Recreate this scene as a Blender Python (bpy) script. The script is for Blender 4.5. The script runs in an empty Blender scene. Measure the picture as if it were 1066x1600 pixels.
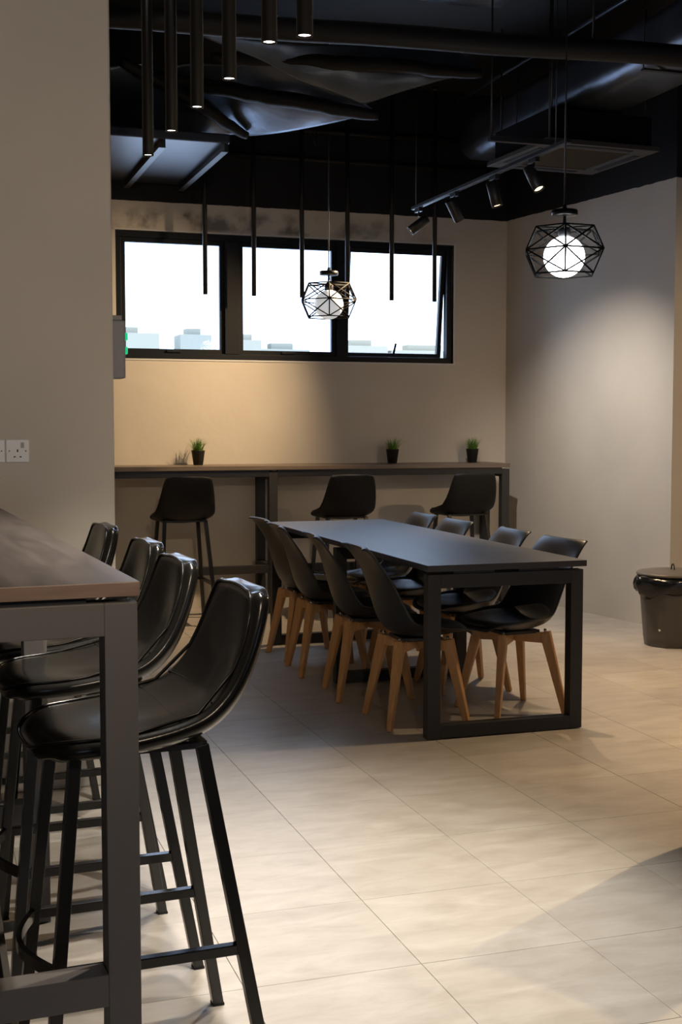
import bpy, bmesh, math, random
from mathutils import Vector, Matrix
random.seed(7)
scene = bpy.context.scene
COL = scene.collection
R = math.radians

# ------------------------------------------------------------------ camera
F_PX, EYE = 2000.0, 1.4
PITCH, YAW = R(3.8616), R(18.3015)
cam = bpy.data.cameras.new('camera')
cam_o = bpy.data.objects.new('camera', cam)
COL.objects.link(cam_o)
cam.sensor_fit = 'VERTICAL'
cam.sensor_height = 36.0
cam.lens = 36.0 * F_PX / 1600.0
cam.clip_start = 0.05
cam.clip_end = 2000
cam_o.location = (0, 0, EYE)
cam_o.rotation_euler = (math.pi / 2 - PITCH, 0, -YAW)
scene.camera = cam_o

# ------------------------------------------------------------------ world, view
scene.view_settings.view_transform = 'Standard'
scene.view_settings.look = 'None'
scene.view_settings.gamma = 1
scene.view_settings.use_curve_mapping = False
scene.view_settings.exposure = 0.0
w = bpy.data.worlds.new('overcast_sky')
scene.world = w
w.use_nodes = True
SKY = (3.2, 4.3, 6.3)
w.node_tree.nodes['Background'].inputs[0].default_value = (*SKY, 1)
w.node_tree.nodes['Background'].inputs[1].default_value = 1.0

TUBE_W, TRACK_W, GLOBE_L = 70, 220, 14.0
scene.cycles.max_bounces = 7
scene.cycles.diffuse_bounces = 4
scene.cycles.glossy_bounces = 3
scene.cycles.transparent_max_bounces = 8
WARM = (1.0, 0.70, 0.40)
NEUTRAL = (1.0, 0.91, 0.78)
COOL = (0.93, 0.97, 1.0)

def spot(name, parent, loc, target, watts, color, angle, blend=0.6, radius=0.02):
    l = bpy.data.lights.new(name, 'SPOT')
    l.energy, l.color = watts, color
    l.spot_size, l.spot_blend, l.shadow_soft_size = R(angle), blend, radius
    o = bpy.data.objects.new(name, l)
    COL.objects.link(o)
    d = Vector(target) - Vector(loc)
    m = Matrix.Translation(Vector(loc)) @ d.to_track_quat('-Z', 'Y').to_matrix().to_4x4()
    if parent is not None:
        o.parent = parent
        bpy.context.view_layer.update()
        o.matrix_parent_inverse = parent.matrix_world.inverted()
    o.matrix_world = m
    return o

# ------------------------------------------------------------------ materials
MATS = {}
def mat(name, color, rough=0.6, metal=0.0, bump=0.0, bscale=60.0, var=0.0, vscale=6.0, spec=0.5,
        coat=0.0, emit=None, estr=0.0, coords='Object'):
    if name in MATS: return MATS[name]
    m = bpy.data.materials.new(name); m.use_nodes = True
    nt = m.node_tree; b = nt.nodes['Principled BSDF']
    b.inputs['Base Color'].default_value = (*color, 1)
    b.inputs['Roughness'].default_value = rough
    b.inputs['Metallic'].default_value = metal
    b.inputs['Specular IOR Level'].default_value = spec
    b.inputs['Coat Weight'].default_value = coat
    if emit:
        b.inputs['Emission Color'].default_value = (*emit, 1)
        b.inputs['Emission Strength'].default_value = estr
    tc = nt.nodes.new('ShaderNodeTexCoord')
    if bump:
        n = nt.nodes.new('ShaderNodeTexNoise'); n.inputs['Scale'].default_value = bscale; n.inputs['Detail'].default_value = 4
        bp = nt.nodes.new('ShaderNodeBump'); bp.inputs['Strength'].default_value = bump; bp.inputs['Distance'].default_value = 0.01
        nt.links.new(tc.outputs[coords], n.inputs['Vector'])
        nt.links.new(n.outputs['Fac'], bp.inputs['Height']); nt.links.new(bp.outputs['Normal'], b.inputs['Normal'])
    if var:
        n = nt.nodes.new('ShaderNodeTexNoise'); n.inputs['Scale'].default_value = vscale; n.inputs['Detail'].default_value = 5
        r = nt.nodes.new('ShaderNodeValToRGB')
        r.color_ramp.elements[0].position, r.color_ramp.elements[1].position = 0.3, 0.7
        r.color_ramp.elements[0].color = (*[c * (1 - var) for c in color], 1)
        r.color_ramp.elements[1].color = (*[min(1, c * (1 + var)) for c in color], 1)
        nt.links.new(tc.outputs[coords], n.inputs['Vector'])
        nt.links.new(n.outputs['Fac'], r.inputs['Fac']); nt.links.new(r.outputs['Color'], b.inputs['Base Color'])
    MATS[name] = m
    return m

def wood(name, c1, c2, rough=0.5, stretch=(1, 12, 12), scale=3.0, bump=0.05, spec=0.5):
    if name in MATS: return MATS[name]
    m = bpy.data.materials.new(name); m.use_nodes = True
    nt = m.node_tree; b = nt.nodes['Principled BSDF']
    b.inputs['Roughness'].default_value = rough
    b.inputs['Specular IOR Level'].default_value = spec
    tc = nt.nodes.new('ShaderNodeTexCoord'); mp = nt.nodes.new('ShaderNodeMapping')
    mp.inputs['Scale'].default_value = stretch
    n = nt.nodes.new('ShaderNodeTexNoise'); n.inputs['Scale'].default_value = scale
    n.inputs['Detail'].default_value = 8; n.inputs['Distortion'].default_value = 0.6
    r = nt.nodes.new('ShaderNodeValToRGB')
    r.color_ramp.elements[0].position, r.color_ramp.elements[1].position = 0.32, 0.68
    r.color_ramp.elements[0].color = (*c1, 1); r.color_ramp.elements[1].color = (*c2, 1)
    nt.links.new(tc.outputs['Object'], mp.inputs['Vector']); nt.links.new(mp.outputs['Vector'], n.inputs['Vector'])
    nt.links.new(n.outputs['Fac'], r.inputs['Fac']); nt.links.new(r.outputs['Color'], b.inputs['Base Color'])
    bp = nt.nodes.new('ShaderNodeBump'); bp.inputs['Strength'].default_value = bump; bp.inputs['Distance'].default_value = 0.003
    nt.links.new(n.outputs['Fac'], bp.inputs['Height']); nt.links.new(bp.outputs['Normal'], b.inputs['Normal'])
    MATS[name] = m
    return m

def wall_material():
    """cream emulsion up to 3.06 m, matt black above, grime smears over the window head"""
    m = bpy.data.materials.new('wall_paint'); m.use_nodes = True
    nt = m.node_tree; N = nt.nodes.new; L = nt.links.new; b = nt.nodes['Principled BSDF']
    b.inputs['Roughness'].default_value = 0.75; b.inputs['Specular IOR Level'].default_value = 0.3
    g = N('ShaderNodeNewGeometry'); s = N('ShaderNodeSeparateXYZ'); L(g.outputs['Position'], s.inputs[0])
    n1 = N('ShaderNodeTexNoise'); n1.inputs['Scale'].default_value = 1.6; n1.inputs['Detail'].default_value = 6
    L(g.outputs['Position'], n1.inputs['Vector'])
    r1 = N('ShaderNodeValToRGB'); r1.color_ramp.elements[0].position = 0.35; r1.color_ramp.elements[1].position = 0.65
    r1.color_ramp.elements[0].color = (0.56, 0.52, 0.46, 1); r1.color_ramp.elements[1].color = (0.61, 0.565, 0.50, 1)
    L(n1.outputs['Fac'], r1.inputs['Fac'])
    # grime: only near z 2.85-3.03 and x < 3.6 on the back wall
    def band(sock, lo0, lo1, hi0, hi1):
        a = N('ShaderNodeMapRange'); a.inputs['From Min'].default_value = lo0; a.inputs['From Max'].default_value = lo1; L(sock, a.inputs['Value'])
        c = N('ShaderNodeMapRange'); c.inputs['From Min'].default_value = hi1; c.inputs['From Max'].default_value = hi0; L(sock, c.inputs['Value'])
        q = N('ShaderNodeMath'); q.operation = 'MULTIPLY'; L(a.outputs[0], q.inputs[0]); L(c.outputs[0], q.inputs[1]); return q.outputs[0]
    n2 = N('ShaderNodeTexNoise'); n2.inputs['Scale'].default_value = 5.0; n2.inputs['Detail'].default_value = 7
    L(g.outputs['Position'], n2.inputs['Vector'])
    r2 = N('ShaderNodeMapRange'); r2.inputs['From Min'].default_value = 0.46; r2.inputs['From Max'].default_value = 0.60; L(n2.outputs['Fac'], r2.inputs['Value'])
    def mul(a, c):
        q = N('ShaderNodeMath'); q.operation = 'MULTIPLY'; L(a, q.inputs[0])
        if isinstance(c, float): q.inputs[1].default_value = c
        else: L(c, q.inputs[1])
        return q.outputs[0]
    gr = mul(mul(mul(r2.outputs[0], band(s.outputs['Z'], 2.84, 2.88, 2.97, 3.03)), band(s.outputs['X'], 1.3, 1.6, 3.0, 4.2)), band(s.outputs['Y'], 9.4, 9.5, 9.9, 10.0))
    mx = N('ShaderNodeMix'); mx.data_type = 'RGBA'; L(mul(gr, 0.9), mx.inputs['Factor']); L(r1.outputs['Color'], mx.inputs['A'])
    mx.inputs['B'].default_value = (0.16, 0.15, 0.145, 1)
    # black band with slightly wavering edge
    n3 = N('ShaderNodeTexNoise'); n3.inputs['Scale'].default_value = 12; L(g.outputs['Position'], n3.inputs['Vector'])
    ad = N('ShaderNodeMath'); ad.operation = 'MULTIPLY_ADD'; L(n3.outputs['Fac'], ad.inputs[0]); ad.inputs[1].default_value = 0.012; L(s.outputs['Z'], ad.inputs[2])
    gt = N('ShaderNodeMath'); gt.operation = 'GREATER_THAN'; L(ad.outputs[0], gt.inputs[0]); gt.inputs[1].default_value = 3.066
    m2 = N('ShaderNodeMix'); m2.data_type = 'RGBA'; L(gt.outputs[0], m2.inputs['Factor']); L(mx.outputs['Result'], m2.inputs['A'])
    m2.inputs['B'].default_value = (0.008, 0.0085, 0.011, 1)
    L(m2.outputs['Result'], b.inputs['Base Color'])
    n4 = N('ShaderNodeTexNoise'); n4.inputs['Scale'].default_value = 9; n4.inputs['Detail'].default_value = 8; L(g.outputs['Position'], n4.inputs['Vector'])
    bp = N('ShaderNodeBump'); bp.inputs['Strength'].default_value = 0.12; bp.inputs['Distance'].default_value = 0.02
    L(n4.outputs['Fac'], bp.inputs['Height']); L(bp.outputs['Normal'], b.inputs['Normal'])
    return m

def tile_material():
    m = bpy.data.materials.new('vinyl_tile'); m.use_nodes = True
    nt = m.node_tree; N = nt.nodes.new; L = nt.links.new; b = nt.nodes['Principled BSDF']
    b.inputs['Specular IOR Level'].default_value = 0.45
    g = N('ShaderNodeNewGeometry'); mp = N('ShaderNodeMapping'); mp.inputs['Scale'].default_value = (1.0, 2.6, 1); L(g.outputs['Position'], mp.inputs['Vector'])
    n = N('ShaderNodeTexNoise'); n.inputs['Scale'].default_value = 4.5; n.inputs['Detail'].default_value = 9; n.inputs['Roughness'].default_value = 0.65; n.inputs['Distortion'].default_value = 0.5
    L(mp.outputs['Vector'], n.inputs['Vector'])
    r = N('ShaderNodeValToRGB'); e = r.color_ramp.elements
    e[0].position = 0.30; e[0].color = (0.37, 0.335, 0.295, 1); e[1].position = 0.72; e[1].color = (0.51, 0.48, 0.445, 1)
    L(n.outputs['Fac'], r.inputs['Fac'])
    oi = N('ShaderNodeObjectInfo'); mr = N('ShaderNodeMapRange'); mr.inputs['To Min'].default_value = 0.95; mr.inputs['To Max'].default_value = 1.04; L(oi.outputs['Random'], mr.inputs['Value'])
    mx = N('ShaderNodeMix'); mx.data_type = 'RGBA'; mx.blend_type = 'MULTIPLY'; mx.inputs['Factor'].default_value = 1
    L(r.outputs['Color'], mx.inputs['A']); L(mr.outputs[0], mx.inputs['B']); L(mx.outputs['Result'], b.inputs['Base Color'])
    rr = N('ShaderNodeMapRange'); rr.inputs['To Min'].default_value = 0.30; rr.inputs['To Max'].default_value = 0.46; L(n.outputs['Fac'], rr.inputs['Value']); L(rr.outputs[0], b.inputs['Roughness'])
    bp = N('ShaderNodeBump'); bp.inputs['Strength'].default_value = 0.05; bp.inputs['Distance'].default_value = 0.004
    L(n.outputs['Fac'], bp.inputs['Height']); L(bp.outputs['Normal'], b.inputs['Normal'])
    return m

def glass_material():
    m = bpy.data.materials.new('window_glass'); m.use_nodes = True
    nt = m.node_tree; nt.nodes.remove(nt.nodes['Principled BSDF']); out = nt.nodes['Material Output']
    t = nt.nodes.new('ShaderNodeBsdfTransparent'); t.inputs[0].default_value = (0.99, 0.985, 0.97, 1)
    g = nt.nodes.new('ShaderNodeBsdfGlossy'); g.inputs['Roughness'].default_value = 0.02
    fr = nt.nodes.new('ShaderNodeFresnel'); fr.inputs['IOR'].default_value = 1.3
    mx = nt.nodes.new('ShaderNodeMixShader')
    nt.links.new(fr.outputs[0], mx.inputs[0]); nt.links.new(t.outputs[0], mx.inputs[1]); nt.links.new(g.outputs[0], mx.inputs[2])
    nt.links.new(mx.outputs[0], out.inputs[0])
    return m

WALL, TILE, GLASS = wall_material(), tile_material(), glass_material()
M_GROUT = mat('grout', (0.22, 0.195, 0.17), 0.9)
M_CEIL = mat('black_ceiling_paint', (0.010, 0.0105, 0.013), 0.75, bump=0.3, bscale=8)
M_FOIL = mat('black_foil_wrap', (0.15, 0.18, 0.23), 0.36, metal=0.8, bump=0.6, bscale=6, var=0.3, vscale=3)
M_DUCT = mat('black_duct_paint', (0.13, 0.15, 0.19), 0.34, metal=0.8, bump=0.5, bscale=5, var=0.25, vscale=4)
M_PIPE = mat('black_pipe_lagging', (0.010, 0.009, 0.009), 0.6, bump=0.2, bscale=20, spec=.3)
M_BLACK = mat('black_painted_metal', (0.012, 0.012, 0.014), 0.42, bump=0.03, bscale=150)
M_TUBE = mat('black_tube_lamp_metal', (0.006, 0.0055, 0.0055), 0.42, spec=.35)
M_ALU = mat('window_black_aluminium', (0.004, 0.006, 0.010), 0.5, spec=.25)
M_FRAME = mat('graphite_powder_coat', (0.020, 0.020, 0.022), 0.55, bump=0.04, bscale=220)
M_BARFRAME = mat('grey_powder_coat', (0.13, 0.118, 0.11), 0.55, bump=0.04, bscale=220)
M_LEG = mat('satin_black_steel', (0.012, 0.012, 0.013), 0.24, bump=0.02, bscale=150)
M_LEATHER = mat('black_leatherette', (0.006, 0.0055, 0.005), 0.22, bump=0.03, bscale=70, spec=0.22)
M_FABRIC = mat('black_leatherette_matt', (0.006, 0.006, 0.006), 0.55, bump=0.06, bscale=90, spec=.3)
M_SEAM = mat('black_stitching', (0.003, 0.003, 0.003), 0.9, spec=.1)
M_SHELL = mat('black_moulded_plastic', (0.014, 0.016, 0.020), 0.42, bump=0.03, bscale=200)
M_CUSH = mat('black_seat_pad', (0.013, 0.0145, 0.018), 0.36, bump=0.08, bscale=80)
M_BEECH = wood('beech', (0.42, 0.21, 0.075), (0.56, 0.31, 0.125), 0.45, (14, 14, 1.5), 4)
M_TOP = wood('charcoal_laminate', (0.070, 0.072, 0.080), (0.095, 0.096, 0.104), 0.40, (8, 0.8, 8), 3, spec=1.0)
M_BARTOP = wood('dark_walnut_laminate', (0.028, 0.022, 0.020), (0.055, 0.044, 0.040), 0.45, (8, 0.8, 8), 3, spec=.2)
M_EDGE = wood('walnut_edge_band', (0.19, 0.125, 0.09), (0.28, 0.19, 0.14), 0.45, (2, 2, 20), 3)
M_CTOP = wood('brown_oak_laminate', (0.13, 0.10, 0.08), (0.19, 0.15, 0.12), 0.42, (0.8, 8, 8), 3)
M_POT = mat('black_plant_pot', (0.008, 0.008, 0.008), 0.5)
M_SOIL = mat('dark_potting_soil', (0.02, 0.014, 0.01), 0.95)
M_GRASS = mat('green_grass_blade', (0.10, 0.24, 0.025), 0.5, var=0.5, vscale=14)
M_BIN = mat('grey_brown_bin_plastic', (0.075, 0.066, 0.058), 0.40, bump=0.04, bscale=40)
M_LID = mat('grey_bin_lid_plastic', (0.11, 0.095, 0.082), 0.38)
M_BAG = mat('black_bin_liner', (0.006, 0.007, 0.009), 0.22, bump=0.4, bscale=25)
M_WHITE = mat('white_switch_plastic', (0.82, 0.86, 0.90), 0.30)
M_SLOT = mat('dark_slot', (0.01, 0.01, 0.01), 0.8)
M_GREYPL = mat('grey_box_plastic', (0.24, 0.24, 0.26), 0.5)
M_GREEN = mat('green_lens', (0.0, 0.45, 0.18), 0.25, emit=(0.0, 0.9, 0.35), estr=0.5)
M_ACW = mat('dark_grille_plastic', (0.045, 0.04, 0.036), 0.5)
M_LENS = mat('lit_lamp_lens', (1, 0.95, 0.9), 0.4, emit=(1.0, 0.86, 0.78), estr=9.0)
M_LENSW = mat('lit_warm_lens', (1, 0.9, 0.7), 0.4, emit=(1.0, 0.74, 0.40), estr=4.0)
M_DIMLENS = mat('unlit_lamp_lens', (0.55, 0.55, 0.58), 0.4)
M_GLOBE = mat('lit_opal_globe', (1, 1, 1), 0.4, emit=COOL, estr=GLOBE_L)
M_GLOBE2 = mat('dim_opal_globe', (0.8, 0.8, 0.8), 0.3, emit=COOL, estr=0.45, var=0.12, vscale=40)
M_CHROME = mat('chrome', (0.6, 0.6, 0.6), 0.2, metal=1)
M_BLDG = [mat('pale_render_%d' % i, c, 0.9) for i, c in enumerate(((0.20, 0.19, 0.145), (0.225, 0.205, 0.15), (0.25, 0.22, 0.156)))]
M_BWIN = mat('pale_far_window', (0.175, 0.175, 0.143), 0.5)

# ------------------------------------------------------------------ mesh helpers
def box(bm, x0, x1, y0, y1, z0, z1, bev=0.0, mi=0):
    vs = [bm.verts.new((x, y, z)) for x in (x0, x1) for y in (y0, y1) for z in (z0, z1)]
    idx = ((0, 1, 3, 2), (4, 6, 7, 5), (0, 4, 5, 1), (2, 3, 7, 6), (0, 2, 6, 4), (1, 5, 7, 3))
    fs = [bm.faces.new([vs[i] for i in q]) for q in idx]
    for f in fs: f.material_index = mi
    if bev:
        es = list({e for f in fs for e in f.edges})
        r = bmesh.ops.bevel(bm, geom=es, offset=bev, segments=2, profile=0.6, affect='EDGES', clamp_overlap=True)
        for f in r['faces']: f.material_index = mi
    return fs

def ring_frame(axis):
    a = axis.normalized()
    t = Vector((0, 0, 1)) if abs(a.z) < 0.9 else Vector((1, 0, 0))
    u = a.cross(t).normalized(); v = a.cross(u).normalized()
    return u, v

def sweep(bm, pts, radii, n=10, caps=True, smooth=True, closed=False):
    pts = [Vector(p) for p in pts]
    if not hasattr(radii, '__len__'): radii = [radii] * len(pts)
    rings = []; u = None; N = len(pts)
    for i, p in enumerate(pts):
        if closed: d = pts[(i + 1) % N] - pts[i - 1]
        else: d = pts[min(i + 1, N - 1)] - pts[max(i - 1, 0)]
        d.normalize()
        if u is None: u, v = ring_frame(d)
        else:
            u = (u - d * u.dot(d)).normalized()
        v = d.cross(u)
        rings.append([bm.verts.new(p + (u * math.cos(2 * math.pi * k / n) + v * math.sin(2 * math.pi * k / n)) * radii[i]) for k in range(n)])
    rng = range(N if closed else N - 1)
    for i in rng:
        a, b = rings[i], rings[(i + 1) % N]
        for k in range(n):
            f = bm.faces.new((a[k], a[(k + 1) % n], b[(k + 1) % n], b[k])); f.smooth = smooth
    if caps and not closed:
        bm.faces.new(list(reversed(rings[0]))); bm.faces.new(rings[-1])

def bar(bm, p0, p1, w0, d0, w1=None, d1=None, side=(1, 0, 0), bev=0.002):
    """rectangular bar p0 -> p1; width along `side`, depth across"""
    p0, p1 = Vector(p0), Vector(p1); w1 = w0 if w1 is None else w1; d1 = d0 if d1 is None else d1
    ax = (p1 - p0).normalized(); s = Vector(side); s = (s - ax * s.dot(ax)).normalized(); t = ax.cross(s)
    A = [bm.verts.new(p0 + s * a * w0 / 2 + t * b * d0 / 2) for a, b in ((-1, -1), (1, -1), (1, 1), (-1, 1))]
    B = [bm.verts.new(p1 + s * a * w1 / 2 + t * b * d1 / 2) for a, b in ((-1, -1), (1, -1), (1, 1), (-1, 1))]
    fs = [bm.faces.new((A[3], A[2], A[1], A[0])), bm.faces.new(B)]
    for k in range(4): fs.append(bm.faces.new((A[k], A[(k + 1) % 4], B[(k + 1) % 4], B[k])))
    if bev:
        bmesh.ops.bevel(bm, geom=list({e for f in fs for e in f.edges}), offset=bev, segments=2, profile=0.6, affect='EDGES', clamp_overlap=True)

def lathe(bm, prof, n=32, center=(0, 0), smooth=True, wob=None):
    rings = []
    for r, z in prof:
        rings.append([bm.verts.new((center[0] + r * math.cos(2 * math.pi * k / n), center[1] + r * math.sin(2 * math.pi * k / n), z)) for k in range(n)])
    for a, b in zip(rings, rings[1:]):
        for k in range(n):
            f = bm.faces.new((a[k], a[(k + 1) % n], b[(k + 1) % n], b[k])); f.smooth = smooth
    if prof[0][0] > 1e-4: bm.faces.new(list(reversed(rings[0])))
    if prof[-1][0] > 1e-4: bm.faces.new(rings[-1])
    bmesh.ops.remove_doubles(bm, verts=bm.verts, dist=1e-5)

def grid(bm, fn, nu, nv, smooth=True):
    V = [[bm.verts.new(fn(i / nu, j / nv)) for j in range(nv + 1)] for i in range(nu + 1)]
    for i in range(nu):
        for j in range(nv):
            f = bm.faces.new((V[i][j], V[i + 1][j], V[i + 1][j + 1], V[i][j + 1])); f.smooth = smooth
    return V

def obj(name, bm, m, parent=None, mesh=None):
    if mesh is None:
        bmesh.ops.recalc_face_normals(bm, faces=bm.faces)
        mesh = bpy.data.meshes.new(name); bm.to_mesh(mesh); bm.free()
        for mm in (m if isinstance(m, (list, tuple)) else [m]): mesh.materials.append(mm)
    o = bpy.data.objects.new(name, mesh); COL.objects.link(o)
    if parent is not None: o.parent = parent
    return o

def tag(o, label, cat, group=None):
    o['label'] = label; o['category'] = cat
    if group: o['group'] = group
    return o

def thing(name, label, cat, loc=(0, 0, 0), rz=0.0, group=None):
    o = bpy.data.objects.new(name, None); COL.objects.link(o)
    o.empty_display_size = 0.1
    o.location = loc; o.rotation_euler = (0, 0, rz)
    return tag(o, label, cat, group)

def struct(name, bm, m, parent=None):
    o = obj(name, bm, m, parent)
    if parent is None: o['kind'] = 'structure'
    return o

def copy_tree(o, parent=None):
    c = o.copy(); COL.objects.link(c); c.parent = parent
    for ch in list(o.children):
        copy_tree(ch, c)
    return c

def place(proto, first, loc, rz, label, group=None):
    o = proto if first else copy_tree(proto)
    o.location = loc; o.rotation_euler = (0, 0, rz); o['label'] = label
    if group: o['group'] = group
    return o

def solid(o, thick, offset=0.0, sub=0):
    md = o.modifiers.new('thickness', 'SOLIDIFY'); md.thickness = thick; md.offset = offset; md.use_even_offset = True
    if sub:
        s = o.modifiers.new('smooth', 'SUBSURF'); s.levels = sub; s.render_levels = sub
    return o

# ------------------------------------------------------------------ the room
YB, ZC, ZBLK = 9.6, 4.05, 3.06
XL, XR, YF = -3.5, 8.0, -3.5        # outer limits of the hall behind and beside the camera
CX, CY = 0.72, 4.95                 # free end of the projecting wall at left
RX0, RX1, RY1 = 4.60, 4.87, 7.56    # splayed right wall: from back corner to its outside corner

# floor
bm = bmesh.new(); box(bm, XL - .15, XR + .15, YF - .15, YB + .2, -0.2, -0.004)
floor = struct('floor', bm, M_GROUT)
PT, JX, JY, J = 0.4735, 1.22, 3.02, 0.0017
bm = bmesh.new()
h = PT / 2 - J / 2
vs = [bm.verts.new(p) for p in ((-h, -h, -.0039), (h, -h, -.0039), (h, h, -.0039), (-h, h, -.0039))]
e = 0.0006
vt = [bm.verts.new(p) for p in ((-h, -h, -e), (h, -h, -e), (h, h, -e), (-h, h, -e))]
vu = [bm.verts.new(p) for p in ((-h + e, -h + e, 0), (h - e, -h + e, 0), (h - e, h - e, 0), (-h + e, h - e, 0))]
bm.faces.new(vu)
for k in range(4):
    bm.faces.new((vs[k], vs[(k + 1) % 4], vt[(k + 1) % 4], vt[k])); bm.faces.new((vt[k], vt[(k + 1) % 4], vu[(k + 1) % 4], vu[k]))
tile_me = bpy.data.meshes.new('tile'); bm.to_mesh(tile_me); bm.free(); tile_me.materials.append(TILE)
bmf = bmesh.new()
for i in range(-10, 15):
    for j in range(-14, 14):
        x, y = JX + (i + .5) * PT, JY + (j + .5) * PT
        if x - h < XL or x + h > XR + .2 or y - h < YF or y - h > YB: continue
        if -0.3 < x < 5.6 and 1.3 < y < 9.7 and not (x + h < CX and y - h > CY + .5):
            o = obj('tile', None, None, floor, tile_me); o.location = (x, y, 0)
        else:
            v = [bmf.verts.new((x + sx * h, y + sy * h, 0)) for sx, sy in ((-1, -1), (1, -1), (1, 1), (-1, 1))]
            bmf.faces.new(v)
o = obj('tile_field', bmf, TILE, floor); o['kind'] = 'stuff'

# back wall with window opening
WX0, WX1, WZ0, WZ1 = 1.42, 4.13, 1.90, 2.845
bm = bmesh.new()
box(bm, -0.75, WX0, YB, YB + .2, 0, ZC); box(bm, WX1, RX0 + .25, YB, YB + .2, 0, ZC)
box(bm, WX0, WX1, YB, YB + .2, 0, WZ0); box(bm, WX0, WX1, YB, YB + .2, WZ1, ZC)
struct('wall_back', bm, WALL)
# splayed right wall as a solid block reaching to the hall's right side
bm = bmesh.new()
pts = [(RX0, YB), (RX1, RY1), (XR, RY1), (XR, YB)]
lo = [bm.verts.new((x, y, 0)) for x, y in pts]; hi = [bm.verts.new((x, y, ZC)) for x, y in pts]
bm.faces.new(lo); bm.faces.new(hi)
for k in range(4): bm.faces.new((lo[k], lo[(k + 1) % 4], hi[(k + 1) % 4], hi[k]))
struct('wall_right', bm, WALL)
# projecting wall at left
bm = bmesh.new(); box(bm, XL, CX, CY, CY + .55, 0, ZC, bev=0.008)
struct('wall_left', bm, WALL)
bm = bmesh.new(); box(bm, -0.75, -0.6, CY + .55, YB, 0, ZC)
struct('wall_alcove', bm, WALL)
# hall walls behind the camera, with big windows
def pierced(name, axis, pos, thick, a0, a1, holes):
    bm = bmesh.new()
    def bx(u0, u1, z0, z1):
        if axis == 'Y': box(bm, u0, u1, pos, pos + thick, z0, z1)
        else: box(bm, pos, pos + thick, u0, u1, z0, z1)
    u = a0
    for h0, h1, z0, z1 in holes:
        bx(u, h0, 0, ZC); bx(h0, h1, 0, z0); bx(h0, h1, z1, ZC); u = h1
    bx(u, a1, 0, ZC)
    return struct(name, bm, WALL)
front_holes = [(-2.6, -1.4, 1.3, 2.5), (4.4, 5.6, 1.3, 2.5)]
side_holes = []
pierced('wall_front', 'Y', YF - .15, .15, XL - .15, XR + .15, front_holes)
pierced('wall_hall_left', 'X', XL - .15, .15, YF, CY + .55, side_holes)
pierced('wall_hall_right', 'X', XR, .15, YF, RY1, [])
bm = bmesh.new(); box(bm, XL - .15, XR + .15, YF - .15, YB + .2, ZC, ZC + .15)
struct('ceiling', bm, M_CEIL)

# windows
def window(name, x0, x1, z0, z1, y, mull, fw, depth, label_struct=True):
    root = bpy.data.objects.new(name, None); COL.objects.link(root); root['kind'] = 'structure'
    bm = bmesh.new()
    box(bm, x0, x1, y, y + depth, z0, z0 + fw, .003); box(bm, x0, x1, y, y + depth, z1 - fw, z1, .003)
    box(bm, x0, x0 + fw, y, y + depth, z0 + fw, z1 - fw, .003); box(bm, x1 - fw, x1, y, y + depth, z0 + fw, z1 - fw, .003)
    obj('window_frame', bm, M_ALU, root)
    for m0, m1 in mull:
        bm = bmesh.new(); box(bm, m0, m1, y - .004, y + depth, z0 + fw, z1 - fw, .003); obj('mullion', bm, M_ALU, root)
    return root
win = window('window_1', WX0, WX1, WZ0, WZ1, YB + .03, [(2.252, 2.367), (3.149, 3.245)], 0.045, 0.07)
bm = bmesh.new()  # white reveal beads round the opening
box(bm, WX0 - .012, WX1 + .015, YB - .006, YB + .028, WZ0 - .012, WZ0); box(bm, WX1, WX1 + .015, YB - .006, YB + .028, WZ0, WZ1 + .012)
box(bm, WX0 - .012, WX1, YB - .006, YB + .028, WZ1, WZ1 + .012)
obj('window_bead', bm, mat('off_white_bead', (0.6, 0.6, 0.6), 0.6), win)
def sash(x0, x1, tilt, name='window_sash'):
    """top-hung sash, hinged at the head and pushed out by `tilt`"""
    z0, z1 = WZ0 + .045, WZ1 - .045; hgt = z1 - z0; s = 0.034
    e = bpy.data.objects.new(name, None); COL.objects.link(e); e.parent = win
    e.location = (0, YB + .075, z1); e.rotation_euler = (tilt, 0, 0)
    bm = bmesh.new()
    box(bm, x0, x1, -.02, .02, -hgt, -hgt + s, .002); box(bm, x0, x1, -.02, .02, -s, 0, .002)
    box(bm, x0, x0 + s, -.02, .02, -hgt + s, -s, .002); box(bm, x1 - s, x1, -.02, .02, -hgt + s, -s, .002)
    obj('sash_frame', bm, M_ALU, e)
    bm = bmesh.new(); box(bm, x0 + s, x1 - s, -.003, .003, -hgt + s, -s); obj('pane', bm, GLASS, e)
    bm = bmesh.new(); xm = (x0 + x1) / 2
    if tilt:
        bar(bm, (xm, -.03, -hgt + .012), (xm + .012, -.055, -hgt + .115), .016, .012)
        box(bm, xm - .03, xm + .03, -.034, -.02, -hgt + .004, -hgt + .024, .002)
    else:
        box(bm, xm - .055, xm + .055, -.038, -.02, -hgt + .006, -hgt + .026, .003)
    obj('handle', bm, M_ALU, e)
for x0, x1, t in ((1.465, 2.252, 0), (2.367, 3.149, 0), (3.245, 4.085, R(7.0))): sash(x0, x1, t)
for i, (h0, h1, z0, z1) in enumerate(front_holes):
    wn = window('window_%d' % (i + 2), h0, h1, z0, z1, YF - .11, [((h0 + h1) / 2 - .03, (h0 + h1) / 2 + .03)], .05, .07)
    bm = bmesh.new(); box(bm, h0 + .05, h1 - .05, YF - .08, YF - .074, z0 + .05, z1 - .05); obj('pane', bm, GLASS, wn)
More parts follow.
